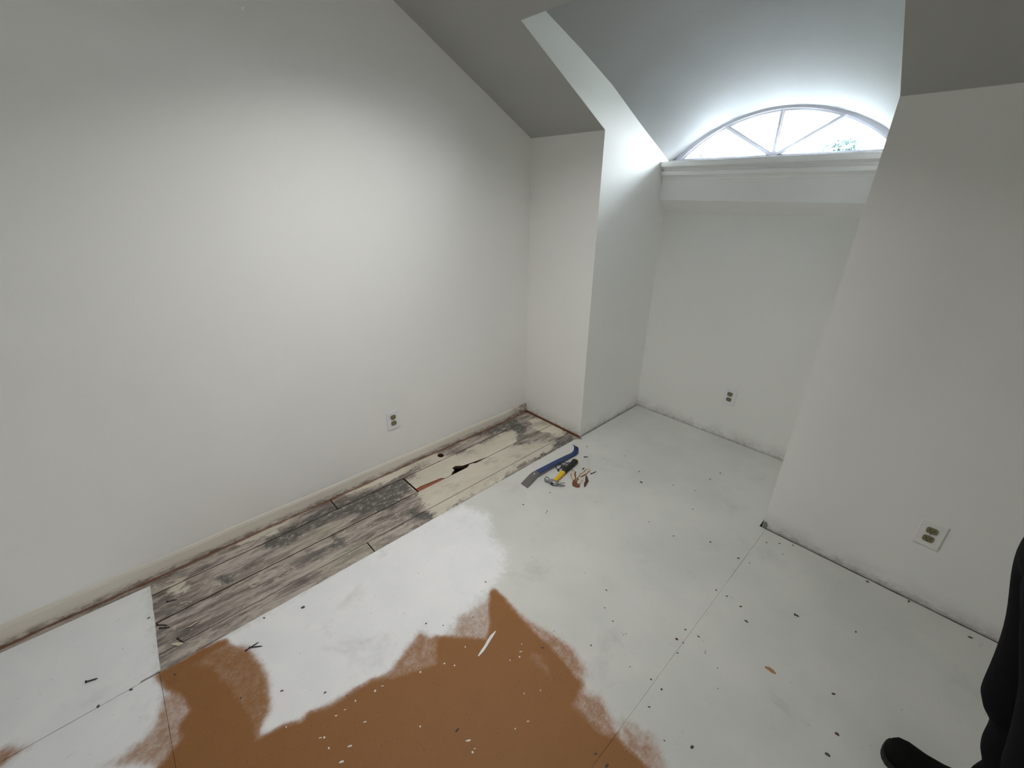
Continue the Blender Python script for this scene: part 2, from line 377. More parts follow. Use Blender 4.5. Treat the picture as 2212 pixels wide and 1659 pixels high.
# joists under the boards, seen through the rotten hole
for yy in (-.97, -.56, -1.38, -1.79, -2.2):
    box('joist', (-.05, .75, yy-.02, yy+.02, -.10, -.0275), M_joist, parent=floor)
box('subfloor_board', (.60, X1+.05, Y1-.05, .82, -.035, -.0065), M_darkwood, parent=floor)
box('subfloor_board', (-.05, .60, Y1-.05, -2.42, -.035, -.0265), M_darkwood, parent=floor)

bm = bmesh.new()
prism(bm, [(Y1-.1, -.14), (.10, -.14), (.10, cz(0)+.3), (0, cz(0)+.06), (YR, ZR+.06), (Y1, cz(Y1)+.06), (Y1-.1, cz(Y1)+.06)], 0, -.1, 0)
bm_obj('wall_left', bm, M_wall, kind='structure')
bm = bmesh.new(); prism(bm, [(-.05, -.12), (A_-.0006, -.12), (A_-.0006, H_+.08), (-.05, H_+.08)], 1, 0, .07)
bm_obj('wall_back_left', bm, M_wall, kind='structure')
VS = [(.86, 1.682), (.724, 1.74), (.308, 1.93), (.035, 2.061), (-.235, 2.166), (-.474, 2.249), (-.64, 2.300)]
def zs(y):
    for (a, za), (b, zb) in zip(VS, VS[1:]):
        if y >= b: return za + (zb-za)*(y-a)/(b-a)
    return VS[-1][1]
def side_wall(name, xa, xb):
    bm = bmesh.new()
    prism(bm, [(.0006, -.12), (.86, -.12), (.86, 2.75), (YH, 2.75), (YH, cz(YH)+.0008), (.0006, H_+.0008)], 0, xa, xb)
    return bm_obj(name, bm, M_wall, kind='structure')
side_wall('wall_alcove_left', A_-.06, A_)
side_wall('wall_alcove_right', RX, RX+.06)
box('wall_alcove_back', (A_-.05, RX+.05, D_, .86, -.12, 1.735), M_wall, kind='structure')
bm = bmesh.new(); prism(bm, [(RX+.0006, -.12), (X1+.05, -.12), (X1+.05, H_+.08), (RX+.0006, H_+.08)], 1, 0, .07)
wbr = bm_obj('wall_back_right', bm, M_wall, kind='structure')
bm = bmesh.new()
prism(bm, [(Y1-.1, -.14), (-4.85, -.14), (-4.85, 2.05), (-3.55, 2.05), (-3.55, -.14), (.10, -.14), (.10, cz(0)+.06), (YR, ZR+.06), (Y1, cz(Y1)+.06), (Y1-.1, cz(Y1)+.06)], 0, X1, X1+.1)
bm_obj('wall_right', bm, M_wall, kind='structure')  # opening added to let the side fill light in
bm = bmesh.new()
for q in ((5.9, 6.0, -5.0, -3.4, -.14, 2.3), (X1+.1, 5.9, -5.0, -4.9, -.14, 2.3), (X1+.1, 5.9, -3.5, -3.4, -.14, 2.3), (X1+.1, 5.9, -4.9, -3.5, 2.2, 2.3)): add_box(bm, *q)
bm_obj('wall_fill_bay', bm, M_wall, kind='structure')  # invented closed bay that holds the side fill light and limits its reach
box('floor_fill_bay', (X1, 6.0, -5.0, -3.4, -.14, -.001), M_darkwood, kind='structure')  # floor of the same invented bay
# rear wall with a doorway
bm = bmesh.new()
add_box(bm, -.05, .9, Y1-.1, Y1, -.14, cz(Y1)+.05)
add_box(bm, 1.7, X1+.05, Y1-.1, Y1, -.14, cz(Y1)+.05)
add_box(bm, .9, 1.7, Y1-.1, Y1, 1.80, cz(Y1)+.05)
bm_obj('wall_rear', bm, M_wall, kind='structure')
bm = bmesh.new()
add_box(bm, .9, 1.7, Y1-.07, Y1-.03, .0, 1.80)
dr = bm_obj('door_1', bm, M_trim, kind='structure')
for (a, b) in ((.12, .80), (.92, 1.68)):
    box('door_panel', (.99, 1.61, Y1-.032, Y1-.022, a, b), M_trim, .004, parent=dr)
bm = bmesh.new(); tube(bm, [(1.63, Y1-.03, .95), (1.63, Y1+.03, .95)], [.012, .026], 12)
bm_obj('door_knob', bm, simple('brass', (.6, .45, .2), .3, metal=1), True, parent=dr)

# ceiling with the shaft opening
bm = bmesh.new()
def cslab(x0, x1, y0, y1):
    prism(bm, [(y0, cz(y0)), (y1, cz(y1)), (y1, cz(y1)+.06), (y0, cz(y0)+.06)], 0, x0, x1)
cslab(-.05, A_-.001, .08, YH); cslab(RX+.001, X1+.05, .08, YH)
cslab(-.05, X1+.05, YH, YR); cslab(-.05, X1+.05, YR, Y1-.05)
add_box(bm, A_-.05, RX+.05, YH-.05, YH-.001, cz(YH)+.03, 2.75)
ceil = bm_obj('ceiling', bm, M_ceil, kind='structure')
for lx in (1.00,):
    bm = bmesh.new(); tube(bm, [(lx, -1.28, 2.62), (lx, -1.28, 2.505)], [.15, .165], 24)
    bm_obj('ceiling_fill_housing', bm, M_trim, parent=ceil)  # unseen housing added above the ceiling fill light

# arched shaft over the alcove
XC, HW = (A_+RX)/2, (RX-A_)/2
def rise(y): return .25 if y > .3 else .25 - .06*min(1, (.3-y)/.9)
def arc(x, y):
    r = rise(y); Rr = (HW*HW+r*r)/(2*r)
    return zs(y) + math.sqrt(max(0, Rr*Rr-(x-XC)**2)) - (Rr-r)
def vault():
    bm = bmesh.new()
    ys = sorted([.86, .79, .724, .65, .55, .45, .308, .2, .1, .036, .034, -.06, -.15, -.235, -.33, -.4, -.474, -.56, -.64], reverse=True)
    xs = [XC + HW*math.sin(t) for t in np.linspace(-math.pi/2, math.pi/2, 49)]
    xs[0] -= 0; 
    lo = [[bm.verts.new((x, y, arc(x, y))) for x in xs] for y in ys]
    hi = [[bm.verts.new((x, y, arc(x, y)+.07)) for x in (xs[0]-.03, *xs[1:-1], xs[-1]+.03)] for y in ys]
    for g in (lo, hi):
        for a, b in zip(g, g[1:]):
            for i in range(len(xs)-1): bm.faces.new((a[i], a[i+1], b[i+1], b[i]))
    for i in range(len(xs)-1):
        bm.faces.new((lo[0][i], lo[0][i+1], hi[0][i+1], hi[0][i])); bm.faces.new((lo[-1][i], lo[-1][i+1], hi[-1][i+1], hi[-1][i]))
    for j in range(len(ys)-1):
        for k in (0, -1): bm.faces.new((lo[j][k], lo[j+1][k], hi[j+1][k], hi[j][k]))
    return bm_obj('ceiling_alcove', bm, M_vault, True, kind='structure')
vault()

# ---------------------------------------------------------------- arched window
YW = .765
win = link('window_1', None, None, kind='structure', loc=(XC, YW, 1.745))
ZW = 1.745
def wl(v): return (v[0]-XC, v[1]-YW, v[2]-ZW)
def arcpts(inset, n=40, zb=1.748):
    """points along the arch, inset from the vault"""
    r = .262; Rr = (HW*HW+r*r)/(2*r); zc = ZW - (Rr-r); q = Rr-inset
    half = math.acos(min(1, (zb-zc)/q)) if (zb-zc) < q else 0
    return [(XC+q*math.sin(t), zc+q*math.cos(t)) for t in np.linspace(-half, half, n)]
def ring(name, i0, i1, y0, y1, mat, zb):
    bm = bmesh.new(); n = 40
    o = arcpts(i0, n, zb); i = arcpts(i1, n, zb)
    V = [[bm.verts.new(wl((p[0], y, p[1]))) for p in L] for (L, y) in ((o, y0), (i, y0), (i, y1), (o, y1))]
    for a in range(4):
        b = (a+1) % 4
        for k in range(n-1): bm.faces.new((V[a][k], V[a][k+1], V[b][k+1], V[b][k]))
    for k in (0, -1): bm.faces.new([V[a][k] for a in range(4)])
    return bm_obj(name, bm, mat, parent=win)
M_wframe = simple('window_frame_paint', (.50, .50, .54), .4, .03, 20)
M_sash = simple('sash_paint', (.60, .60, .64), .4, .03, 20)
ring('window_frame', -.05, .034, .735, .80, M_wframe, 1.735)
ring('sash', .032, .044, .748, .785, M_sash, 1.737)
box('window_sill', (-HW+.004, HW-.004, -.065, .055, -.022, .008), M_sash, .003, parent=win)
bm = bmesh.new(); add_box(bm, -HW+.05, HW-.05, -.018, -.008, .008, .016)
bm_obj('sash_rail', bm, M_sash, parent=win)
hub = (1.136-XC, 0, .006)
for ang, L in ((150, .345), (90.5, .228), (30, .345)):
    a = math.radians(ang); d = Vector((math.cos(a), 0, math.sin(a)))
    bm = bmesh.new()
    n = Vector((-d.z, 0, d.x))
    for off, w, y0, y1 in ((0, .0105, -.018, .012), (0, .0050, -.025, .014)):
        vs = []
        for t in (0.0, L):
            for s in (-1, 1):
                for y in (y0, y1): vs.append(bm.verts.new(Vector(hub)+d*t+n*s*w+Vector((0, y, 0))))
        for f in ((0,1,3,2),(4,6,7,5),(0,4,5,1),(2,3,7,6),(0,2,6,4),(1,5,7,3)): bm.faces.new([vs[i] for i in f])
    bm_obj('muntin', bm, M_sash, parent=win)
bm = bmesh.new(); tube(bm, [(hub[0], -.024, .010), (hub[0], .014, .010)], [.024, .024], 16)
bm_obj('muntin_hub', bm, M_sash, parent=win)
M_glass = NM('window_glass')
M_glass.b.inputs['Transmission Weight'].default_value = 1
g = M_glass.n('BsdfTransparent'); gl = M_glass.n('BsdfGlossy'); gl.inputs['Roughness'].default_value = .02
mx = M_glass.n('MixShader'); mx.inputs[0].default_value = .05
g.inputs[0].default_value = (.97, .985, .98, 1)
M_glass.l(g.outputs[0], mx.inputs[1]); M_glass.l(gl.outputs[0], mx.inputs[2])
M_glass.l(mx.outputs[0], M_glass.t.nodes['Material Output'].inputs[0])
M_glass = M_glass.m
# four panes between the muntins
ap = arcpts(.03, 80, 1.75)
def in_sector(p, a0, a1):
    t = math.degrees(math.atan2(p[1]-(ZW+.006), p[0]-1.136)); return a0-.5 <= t <= a1+.5
for a0, a1 in ((0, 30), (30, 90.5), (90.5, 150), (150, 180)):
    pts = [p for p in ap if in_sector(p, a0, a1)]
    if len(pts) < 2: continue
    bm = bmesh.new()
    prism(bm, [(hub[0], .010)] + [(p[0]-XC, p[1]-ZW) for p in pts], 1, -.003, .001)
    bm_obj('pane', bm, M_glass, parent=win)

# sill box below the arch: cornice, face board, sloped underside
tr = link('trim_1', None, None, kind='structure', loc=(XC, D_, 1.6))
def tprism(name, poly, x0, x1):
    bm = bmesh.new(); prism(bm, [(p[0]-D_, p[1]-1.6) for p in poly], 0, x0-XC, x1-XC)
    return bm_obj(name, bm, M_trim, parent=tr)
tprism('face_board', [(D_-.0005, 1.7235), (.652, 1.7235), (.640, 1.523), (D_-.0005, 1.457)], A_+.0008, RX-.001)
tprism('cornice', [(.715, 1.738), (.596, 1.738), (.594, 1.734), (.594, 1.712), (.604, 1.710), (.628, 1.700), (.634, 1.688), (.612, 1.686), (.610, 1.682), (.610, 1.664), (.622, 1.660), (.640, 1.650), (.642, 1.640), (.653, 1.638), (.653, 1.7235), (.715, 1.7235)], A_+.010, RX-.004)
box('trim_2', (A_+.0008, RX-.001, .60, .70, 1.7385, 1.7415), M_trim, kind='structure')

# ---------------------------------------------------------------- bare band along the left wall
bm = bmesh.new()
yy = [Y1+i*.05 for i in range(int((-Y1)/.05)+1)]
prev = None
for y in yy:
    h = .066 + .012*max(0, min(1, (-y-1.2)/1.2)) + .002*math.sin(y*9)
    cur = [bm.verts.new(p) for p in ((0.0001, y, -.02), (.012, y, -.02), (.012, y, .004), (.009, y, h-.016), (.005, y, h-.004), (.0001, y, h))]
    if prev:
        for k in range(5): bm.faces.new((prev[k], prev[k+1], cur[k+1], cur[k]))
    prev = cur
bm_obj('baseboard_left', bm, M_band, kind='structure')
bm_obj_ = box('trim_3', (.012, A_-.002, -.010, -.0005, -.02, .004), simple('dark_brown_gap_wood', srgb(112, 70, 42), .85, .35, 60), kind='structure')

# ---------------------------------------------------------------- floor planks
def fuzz(polys, soft):
    def f(V):
        d = np.full(len(V), 1e9)
        for p in polys: d = np.minimum(d, sdist(V, p))
        return np.clip(.5 - d/soft, 0, 1)
    return f
_rp = fuzz(RUSTP, .05)
def rustf(V):
    return np.clip(np.maximum(_rp(V)*.6, np.clip(1.6-V[:, 0]/.026, 0, 1)*1.0)+np.where(V[:, 1] > -.04, .35, 0), 0, 1)
PATTR = {'cream': fuzz(CREAM, .15), 'dark': fuzz(DARK, .09), 'rust': rustf}
def plank(x0, x1, y0, y1, holes=(), outer=None, dz=0.0):
    g = .0026
    outer = outer or [(x0+g, y0+g), (x1-g, y0+g), (x1-g, y1-g), (x0+g, y1-g)]
    return slab('floor_plank', outer, list(holes), -.026+dz, -.006+dz, .014, PATTR, M_plank, parent=floor)
hc = (.0705, -.850)
hole = [(hc[0]+.023*math.cos(t), hc[1]+.020*math.sin(t)) for t in np.linspace(0, 2*math.pi, 22, endpoint=False)]
plank(.013, .121, Y1+.05, -1.553)
plank(.013, .121, -1.553, -.0105, [hole], dz=.0006)
plank(.121, .2905, -2.46, -1.157, dz=.0004)
ex = .2891
p2 = [(.1224, -1.150), (.262, -1.150)] + [(x, y) for x, y in RUST[1:4]] + [(ex, -.968), (ex, -.925)] + NOTCH[1:-1] + [(ex, -.64), (ex, -.012), (.1224, -.012)]
plank(.1224, ex, -1.150, -.012, outer=p2)
lip = [(.2919, -.80), (.286, -.79), (.276, -.772), (.281, -.748), (.2919, -.735)]
plank(.291, .4555, -2.46, -.0105, outer=[(.2924, -2.46), (.4543, -2.46), (.4543, -.012), (.2924, -.012), (.2919, -.735), (.281, -.748), (.276, -.772), (.286, -.79), (.2919, -.80)], dz=-.0006)
plank(.4555, .598, -2.46, -1.546, dz=.0002)
plank(.4555, .598, -1.546, -.0105)
box('exposed_tongue', (.255, .2905, -1.150, -.955, -.020, -.0095), M_rust, parent=floor)
bm = bmesh.new(); prism(bm, [(.5425, -.0095), (.60, -.0095), (.57, .004), (.5425, .02)], 2, -.02, -.0062)
bm_obj('plank_end', bm, M_plank, parent=floor)

# ---------------------------------------------------------------- painted hardboard sheets
def jag(pts, a=(0, 0), amp=.0018, step=.03):
    return pts
def line(p, q, amp, step=.025):
    n = max(2, int(math.dist(p, q)/step)); d = Vector((q[0]-p[0], q[1]-p[1])).normalized()
    o = []
    for i in range(n):
        t = i/n; e = (random.random()-.5)*2*amp if i else 0
        o.append((p[0]+(q[0]-p[0])*t - d.y*e, p[1]+(q[1]-p[1])*t + d.x*e))
    return o
def cov(V):
    d = sdist(V, BARE)
    c = np.clip(.08+d/.040, 0, 1)*(d > -.004)
    for k, t in enumerate(THIN):
        e = sdist(V, t); w = np.clip(.5-e/.042, 0, 1)
        lvl = (.50, .62, .52, .45, .52, .60, .58, .42, .55, .55)[k]
        c = c*(1-w) + np.minimum(c if k not in (0, 3, 4, 7, 8) else np.maximum(c, np.clip(.5-e/.03, 0, 1)), lvl)*w
    return c
SA = {'cov': cov, 'fresh': fuzz([FRESH], .16)}
def sheet(outer, step=.016):
    return slab('hardboard_sheet', outer, [], -.0062, 0, step, SA, M_sheet, parent=floor)
ys_ = -2.3685
sheet(line((.5435, -.055), (.543, -1.2), .0008) + line((.543, -1.2), (.5425, ys_), .0012) + line((.5425, ys_), (1.7577, ys_), .0004) +
      [(1.7577, ys_), (1.7577, -.0125), (1.7275, -.0125), (1.7275, .723), (.553, .723), (.553, .006), (.575, -.020)], .011)
sheet(line((1.7585, ys_), (X1-.02, ys_), .0003, .2) + line((X1-.02, ys_), (X1-.02, -.0135), .0003, .2) + line((X1-.02, -.0135), (1.7585, -.0135), .0012, .04) + line((1.7585, -.0135), (1.7585, ys_), .0004, .1), .03)
sheet(line((.5430, ys_-.0012), (.5430, -2.44), .002) + line((.5430, -2.44), (.5420, Y1+.02), .0005) + [(.5420, Y1+.02), (1.7577, Y1+.02), (1.7577, ys_-.0012)], .018)
sheet([(1.7585, Y1+.02), (X1-.02, Y1+.02), (X1-.02, ys_-.0012), (1.7585, ys_-.0012)], .06)
sheet(line((.036, Y1+.02), (.540, Y1+.02), .0003, .2) + line((.540, Y1+.02), (.5405, -2.43), .0006, .1) + [(.5405, -2.43), (.533, -2.42), (.534, -2.372), (.5400, -2.366)] + line((.5400, -2.366), (.034, -2.350), .0012), .02)

# ---------------------------------------------------------------- power outlets
M_plate = simple('white_plate_plastic', (.80, .81, .85), .35, .01, 20)
M_plate2 = simple('painted_over_plate', (.84, .84, .82), .75, .02, 20)
M_sock = simple('tan_socket_plastic', srgb(128, 122, 90), .4, .06, 60)
M_slot = simple('socket_slot_dark', (.02, .018, .012), .7)
M_screw = simple('screw_steel', (.5, .5, .48), .4, metal=1)
def outlet(loc, rz, label, mp):
    t = link('power_outlet', None, None, label=label, cat='outlet', loc=loc)
    t.rotation_euler = (0, 0, rz)          # plate faces local -y
    bm = bmesh.new(); add_box(bm, -.040, .040, -.0065, 0.0004, -.058, .058, bev=.0028)
    bm_obj('cover_plate', bm, mp, parent=t)
    for s in (-1, 1):
        bm = bmesh.new(); cz_ = s*.0195
        pts = []
        for k in range(28):
            a = 2*math.pi*k/28; pts.append((max(-.0168, min(.0168, .0185*math.cos(a))), cz_+max(-.0135, min(.0135, .0175*math.sin(a)))))
        prism(bm, pts, 1, -.0095, -.006)
        r = bm_obj('receptacle', bm, M_sock, parent=t)
        for dx, w, h in ((-.0064, .0013, .0042), (.0064, .0013, .0034)):
            box('slot', (dx-w, dx+w, -.0099, -.0094, cz_+.002-h, cz_+.002+h), M_slot, parent=r)
        bm = bmesh.new(); tube(bm, [(0, -.0094, cz_-.0085), (0, -.0099, cz_-.0085)], .0026, 10)
        bm_obj('ground_hole', bm, M_slot, parent=r)
    bm = bmesh.new(); tube(bm, [(0, -.0060, 0), (0, -.0080, 0)], [.0034, .0028], 12)
    bm_obj('screw', bm, M_screw, parent=t)
outlet((0, -1.1150, .332), math.radians(90), 'white cover plate with two tan sockets low on the long left wall', M_plate)
outlet((1.2135, D_, .312), 0, 'cover plate with two dark tan sockets low on the alcove back wall', M_plate)
outlet((2.2850, 0, .330), 0, 'wall coloured cover plate with tan sockets on the right-hand wall beside the person', M_plate2)

# torn bit of corner bead at the foot of the alcove's right corner
bm = bmesh.new(); prism(bm, [(0, 0), (.016, .002), (.013, .020), (.006, .030), (-.001, .024)], 1, -.006, -.0005)
o = bm_obj('corner_bead', bm, simple('grey_bead_metal', (.22, .22, .22), .6), parent=wbr); o.location = (1.742, 0, .004)

# ---------------------------------------------------------------- tools
M_blue = simple('blue_tool_enamel', (.018, .048, .150), .42, .12, 60)
M_steel = simple('bare_tool_steel', (.20, .19, .185), .42, .15, 50, .6)
M_head = simple('hammer_head_steel', (.34, .35, .36), .38, .12, 60, .7)
M_black = simple('black_rubber_grip', (.014, .015, .016), .6, .3, 80)
M_yellow = simple('yellow_fibreglass', (.80, .50, .012), .45, .05, 40)
M_nail = simple('dark_iron_nail', (.045, .042, .040), .5, .3, 200, .4)

def pry_bar():
    p0, p1, p2, p3 = [Vector((*p, 0)) for p in BAR]
    t = link('pry_bar', None, None, label='blue flat pry bar with a bare grey chisel end beside the exposed planks', cat='pry bar', loc=(p2.x, p2.y, 0))
    ax = (p1-p2).normalized(); ang = math.atan2(ax.y, ax.x)
    t.rotation_euler = (0, 0, ang)          # +x runs from hook to chisel
    Lm = (p1-p2).length
    # side profile (x, z, lateral shift y, half width, half thickness)
    def strip(name, pts, mat, holes=False):
        bm = bmesh.new(); rings = []
        for i, (x, z, y, w, h) in enumerate(pts):
            a = pts[max(i-1, 0)]; b = pts[min(i+1, len(pts)-1)]
            d = Vector((b[0]-a[0], 0, b[1]-a[1])).normalized(); n = Vector((-d.z, 0, d.x))
            c = Vector((x, y, z)); ww = Vector((0, w, 0))
            rings.append([bm.verts.new(c+q) for q in (ww*.86+n*h, ww+n*h*.4, ww-n*h*.4, ww*.86-n*h, -ww*.86-n*h, -ww-n*h*.4, -ww+n*h*.4, -ww*.86+n*h)])
        for a, b in zip(rings, rings[1:]):
            for k in range(8): bm.faces.new((a[k], a[(k+1) % 8], b[(k+1) % 8], b[k]))
        bm.faces.new(rings[0]); bm.faces.new(rings[-1][::-1])
        return bm_obj(name, bm, mat, parent=t)
    tip = (p0-p2); ux = Vector((math.cos(ang), math.sin(ang), 0)); uy = Vector((-ux.y, ux.x, 0))
    tx, ty = tip.dot(ux), tip.dot(uy)
    w = .0185
    shank = [(-.020, .060, -.006, w*1.05, .0022), (-.030, .050, -.005, w*1.03, .0032), (-.033, .036, -.003, w*1.0, .0042), (-.029, .020, -.001, w*.98, .0048), (-.018, .010, 0, w*.97, .005), (-.002, .0062, 0, w*.96, .005),
             (.03, .0095, 0, w*.95, .0042), (.06, .013, 0, w*.97, .0036), (Lm*.5, .019, 0, w*1.02, .0034), (Lm-.02, .024, 0, w*1.10, .0034)]
    strip('shank', shank, M_blue)
    strip('chisel_end', [(Lm-.0205, .024, 0, w*1.10, .0035), (Lm+.004, .0235, ty*.03, w*1.18, .0033), (Lm+.03, .020, ty*.25, w*1.3, .0030), (Lm+(tx-Lm)*.6, .011, ty*.6, w*1.45, .0022), (tx, .0016, ty, w*1.55, .0008)], M_steel)
    bm = bmesh.new(); add_box(bm, -.006, .006, -.0035, .0035, -.0004, .0004, bev=0)
    o = bm_obj('nail_slot', bm, simple('slot_pale', (.62, .60, .58), .6), parent=t); o.location = (Lm+.008, .001, .0272); o.rotation_euler = (0, .05, 0)  # flat pale plate stands for the nail slot
pry_bar()

def hammer():
    h0 = Vector((*HAMMER[0], 0)); h1 = Vector((*HAMMER[1], 0))
    t = link('claw_hammer', None, None, label='claw hammer with a yellow and black handle and steel head lying beside the blue bar', cat='hammer', loc=h0)
    d = (h1-h0).normalized(); ang = math.atan2(d.y, d.x); L = (h1-h0).length+.012
    t.rotation_euler = (0, 0, ang)          # +x from head to butt, lies on its side
    def handle(name, pts, mat):
        bm = bmesh.new(); rings = []
        for x, y, w, h in pts:
            rings.append([bm.verts.new((x, y+w*math.copysign(abs(math.cos(a))**.75, math.cos(a)), .0155+h*math.copysign(abs(math.sin(a))**.75, math.sin(a)))) for a in [2*math.pi*k/14 for k in range(14)]])
        for a, b in zip(rings, rings[1:]):
            for k in range(14): bm.faces.new((a[k], a[(k+1) % 14], b[(k+1) % 14], b[k]))
        bm.faces.new(rings[0][::-1]); bm.faces.new(rings[-1])
        return bm_obj(name, bm, mat, True, parent=t)
    handle('handle', [(.006, 0, .0115, .0085), (.03, 0, .0115, .0085), (.05, .0, .0125, .009), (.08, .001, .0135, .0095), (.105, .002, .014, .0105), (.120, .003, .0155, .0115), (.128, .003, .013, .010)], M_yellow)
    handle('grip', [(.118, .003, .0135, .011), (.124, .003, .0170, .0130), (.15, .003, .0172, .0132), (.18, .001, .0162, .0128), (.21, -.001, .0158, .0125), (.235, -.001, .0170, .0130), (.255, 0, .0190, .0138), (L-.012, 0, .0190, .0138), (L-.009, 0, .0165, .012)], M_black)
    handle('butt_cap', [(L-.0095, 0, .015, .011), (L-.004, 0, .0165, .012), (L, 0, .014, .010)], M_yellow)
    # head: axis along local y.  face end on the +y or -y side as seen
    bm = bmesh.new()
    def rr(y, x, w, h, z=.0155, n=16, sq=1.0):
        return [bm.verts.new((x+w*math.copysign(abs(math.cos(a))**sq, math.cos(a)), y, z+h*math.copysign(abs(math.sin(a))**sq, math.sin(a)))) for a in [2*math.pi*k/n for k in range(n)]]
    sgn = HEADSIGN
    R = [rr(sgn*y, x, w, h, sq=q) for y, x, w, h, q in ((.056, .002, .0135, .0135, 1), (.054, .002, .0152, .0150, 1), (.042, .002, .0152, .0150, 1), (.038, .001, .0115, .0115, 1), (.022, 0, .0110, .0115, .9), (.015, .000, .0150, .0135, .6), (-.012, .000, .0150, .0135, .6), (-.020, .001, .0120, .0120, .8), (-.030, .004, .0095, .0120, .8))]
    for a, b in zip(R, R[1:]):
        for k in range(16): bm.faces.new((a[k], a[(k+1) % 16], b[(k+1) % 16], b[k]))
    bm.faces.new(R[0][::-1]); bm.faces.new(R[-1])
    hd = bm_obj('head', bm, M_head, True, parent=t)
    for s in (-1, 1):
        bm = bmesh.new(); q = []
        for y, x, w, h, dz in ((-.026, .003, .0090, .0056, .0062), (-.038, .007, .0078, .0052, .0066), (-.050, .013, .0058, .0046, .0074), (-.060, .020, .0036, .0036, .0086), (-.066, .026, .0014, .0026, .0094)):
            q.append([bm.verts.new((x+w*math.cos(a), sgn*y, .0155+s*dz+h*math.sin(a))) for a in [2*math.pi*k/10 for k in range(10)]])
        for a, b in zip(q, q[1:]):
            for k in range(10): bm.faces.new((a[k], a[(k+1) % 10], b[(k+1) % 10], b[k]))
        bm.faces.new(q[0][::-1]); bm.faces.new(q[-1])
        bm_obj('claw', bm, M_head, True, parent=hd)
    bm = bmesh.new(); add_box(bm, -.0172, -.0148, -.008, .008, .009, .0225, bev=.001)
    bm_obj('eye', bm, M_black, parent=hd)
HEADSIGN = 1
dh = Vector(HAMMER[1])-Vector(HAMMER[0]); ly = Vector((-dh.y, dh.x))
HEADSIGN = 1 if (Vector(HEADENDS[0])-Vector(HEADENDS[1])).dot(ly) > 0 else -1
hammer()

# ---------------------------------------------------------------- nails
def nail(p, q, z, label, group=None, bend=0, cat='nail', r=.0021, zz=None):
    p, q = Vector(p), Vector(q); L = (q-p).length; d = q-p
    t = link('nail', None, None, label=label, cat=cat, group=group, loc=(p.x, p.y, z+(zz or 0)))
    t.rotation_euler = (0, 0, math.atan2(d.y, d.x))
    bm = bmesh.new()
    tube(bm, [(0, 0, r*1.25), (L*.4, bend*.6, r*1.2), (L*.8, bend*.7, r), (L, 0, r*.8)], [r, r, r, r*.35], 6)
    bm_obj('nail_shank', bm, M_nail, parent=t)
    bm = bmesh.new(); tube(bm, [(-.0012, 0, r*1.6), (.0004, 0, r*1.6)], r*2.0, 8)
    bm_obj('nail_head', bm, M_nail, parent=t)
    return t
nail(*NAILS[0], 0, 'upper dark nail of the crossed pair lying on white paint by the planks')
nail(*NAILS[1], 0, 'lower dark nail of the crossed pair lying on white paint by the planks')
for s, lb in zip(PNAILS, ('dark nail lying on the second plank near the cream paint patch', 'dark nail lying on the third plank close to the sheet edge, upper one of two', 'dark nail lying on the third plank close to the sheet edge, lower one of two', 'short dark nail beside the seam of the nearest plank')):
    nail(*s, -.0056, lb)
for s, lb in zip(NAILX, ('small dark nail on white floor between pry bar hook and alcove', 'single dark nail to the right of the broken wood chips', 'small brown nail lying alone on the floor by the right-hand wall', 'thick dark nail lying alone on the near left floor sheet')):
    nail(*s, 0, lb, r=.0024)
random.seed(3)
for k, p in enumerate(NAILPILE):
    a = random.uniform(0, math.pi); L = random.uniform(.035, .055)
    q = (p[0]+L*math.cos(a), p[1]+L*math.sin(a)); p_ = (p[0]-L*.3*math.cos(a), p[1]-L*.3*math.sin(a))
    nail(p_, q, 0, 'bent dark nail in the small heap beside the hammer grip', 'pulled nails heaped beside the hammer', bend=random.uniform(-.008, .008), zz=.0040*(k % 4), r=.0025)

# ---------------------------------------------------------------- broken wood bits
M_chipc = simple('cream_painted_splinter', srgb(205, 196, 172), .7, .12, 60)
M_chipb = simple('raw_brown_splinter', srgb(118, 76, 50), .85, .25, 70)
M_chipd = simple('dark_brown_splinter', srgb(84, 60, 44), .85, .25, 70)
M_tan = simple('tan_splinter', srgb(170, 130, 88), .8, .2, 70)
M_white = simple('white_paint_chip', (.80, .80, .80), .6, .03, 40)
def splinter(pts, w, th, label, m1, m2=None, name='wood_splinter', z=0, cat='splinter'):
    P = [Vector(p) for p in pts]; c = sum(P, Vector((0, 0)))/len(P)
    t = link(name, None, None, label=label, cat=cat, loc=(c.x, c.y, z))
    def strip(nm, off, ww, z0, z1, mm):
        bm = bmesh.new(); rings = []
        n = len(P)
        for i, p in enumerate(P):
            d = (P[min(i+1, n-1)]-P[max(i-1, 0)]).normalized(); s = Vector((-d.y, d.x))
            k = .35 if i in (0, n-1) else 1
            a = p-c+s*(off+ww*k*random.uniform(.8, 1.2)); b = p-c+s*(off-ww*k*random.uniform(.8, 1.2))
            rings.append([bm.verts.new((a.x, a.y, z0)), bm.verts.new((b.x, b.y, z0)), bm.verts.new((b.x, b.y, z1)), bm.verts.new((a.x, a.y, z1))])
        for a, b in zip(rings, rings[1:]):
            for k in range(4): bm.faces.new((a[k], a[(k+1) % 4], b[(k+1) % 4], b[k]))
        bm.faces.new(rings[0][::-1]); bm.faces.new(rings[-1])
        bm_obj(nm, bm, mm, parent=t)
    strip('raw_wood', 0, w, 0, th, m1)
    if m2: strip('paint_layer', -w*.25, w*.75, th+.0001, th+.0012, m2)
    return t
def dens(P, k=3):
    o = []
    for a, b in zip(P, P[1:]):
        for i in range(k):
            t = i/k; o.append((a[0]+(b[0]-a[0])*t+random.uniform(-.002, .002), a[1]+(b[1]-a[1])*t+random.uniform(-.002, .002)))
    return o+[P[-1]]
CH = CHIPS
splinter(dens(CH[0]), .0035, .004, 'thin grey-brown wood sliver leftmost among the chips beside the hammer', M_chipd)
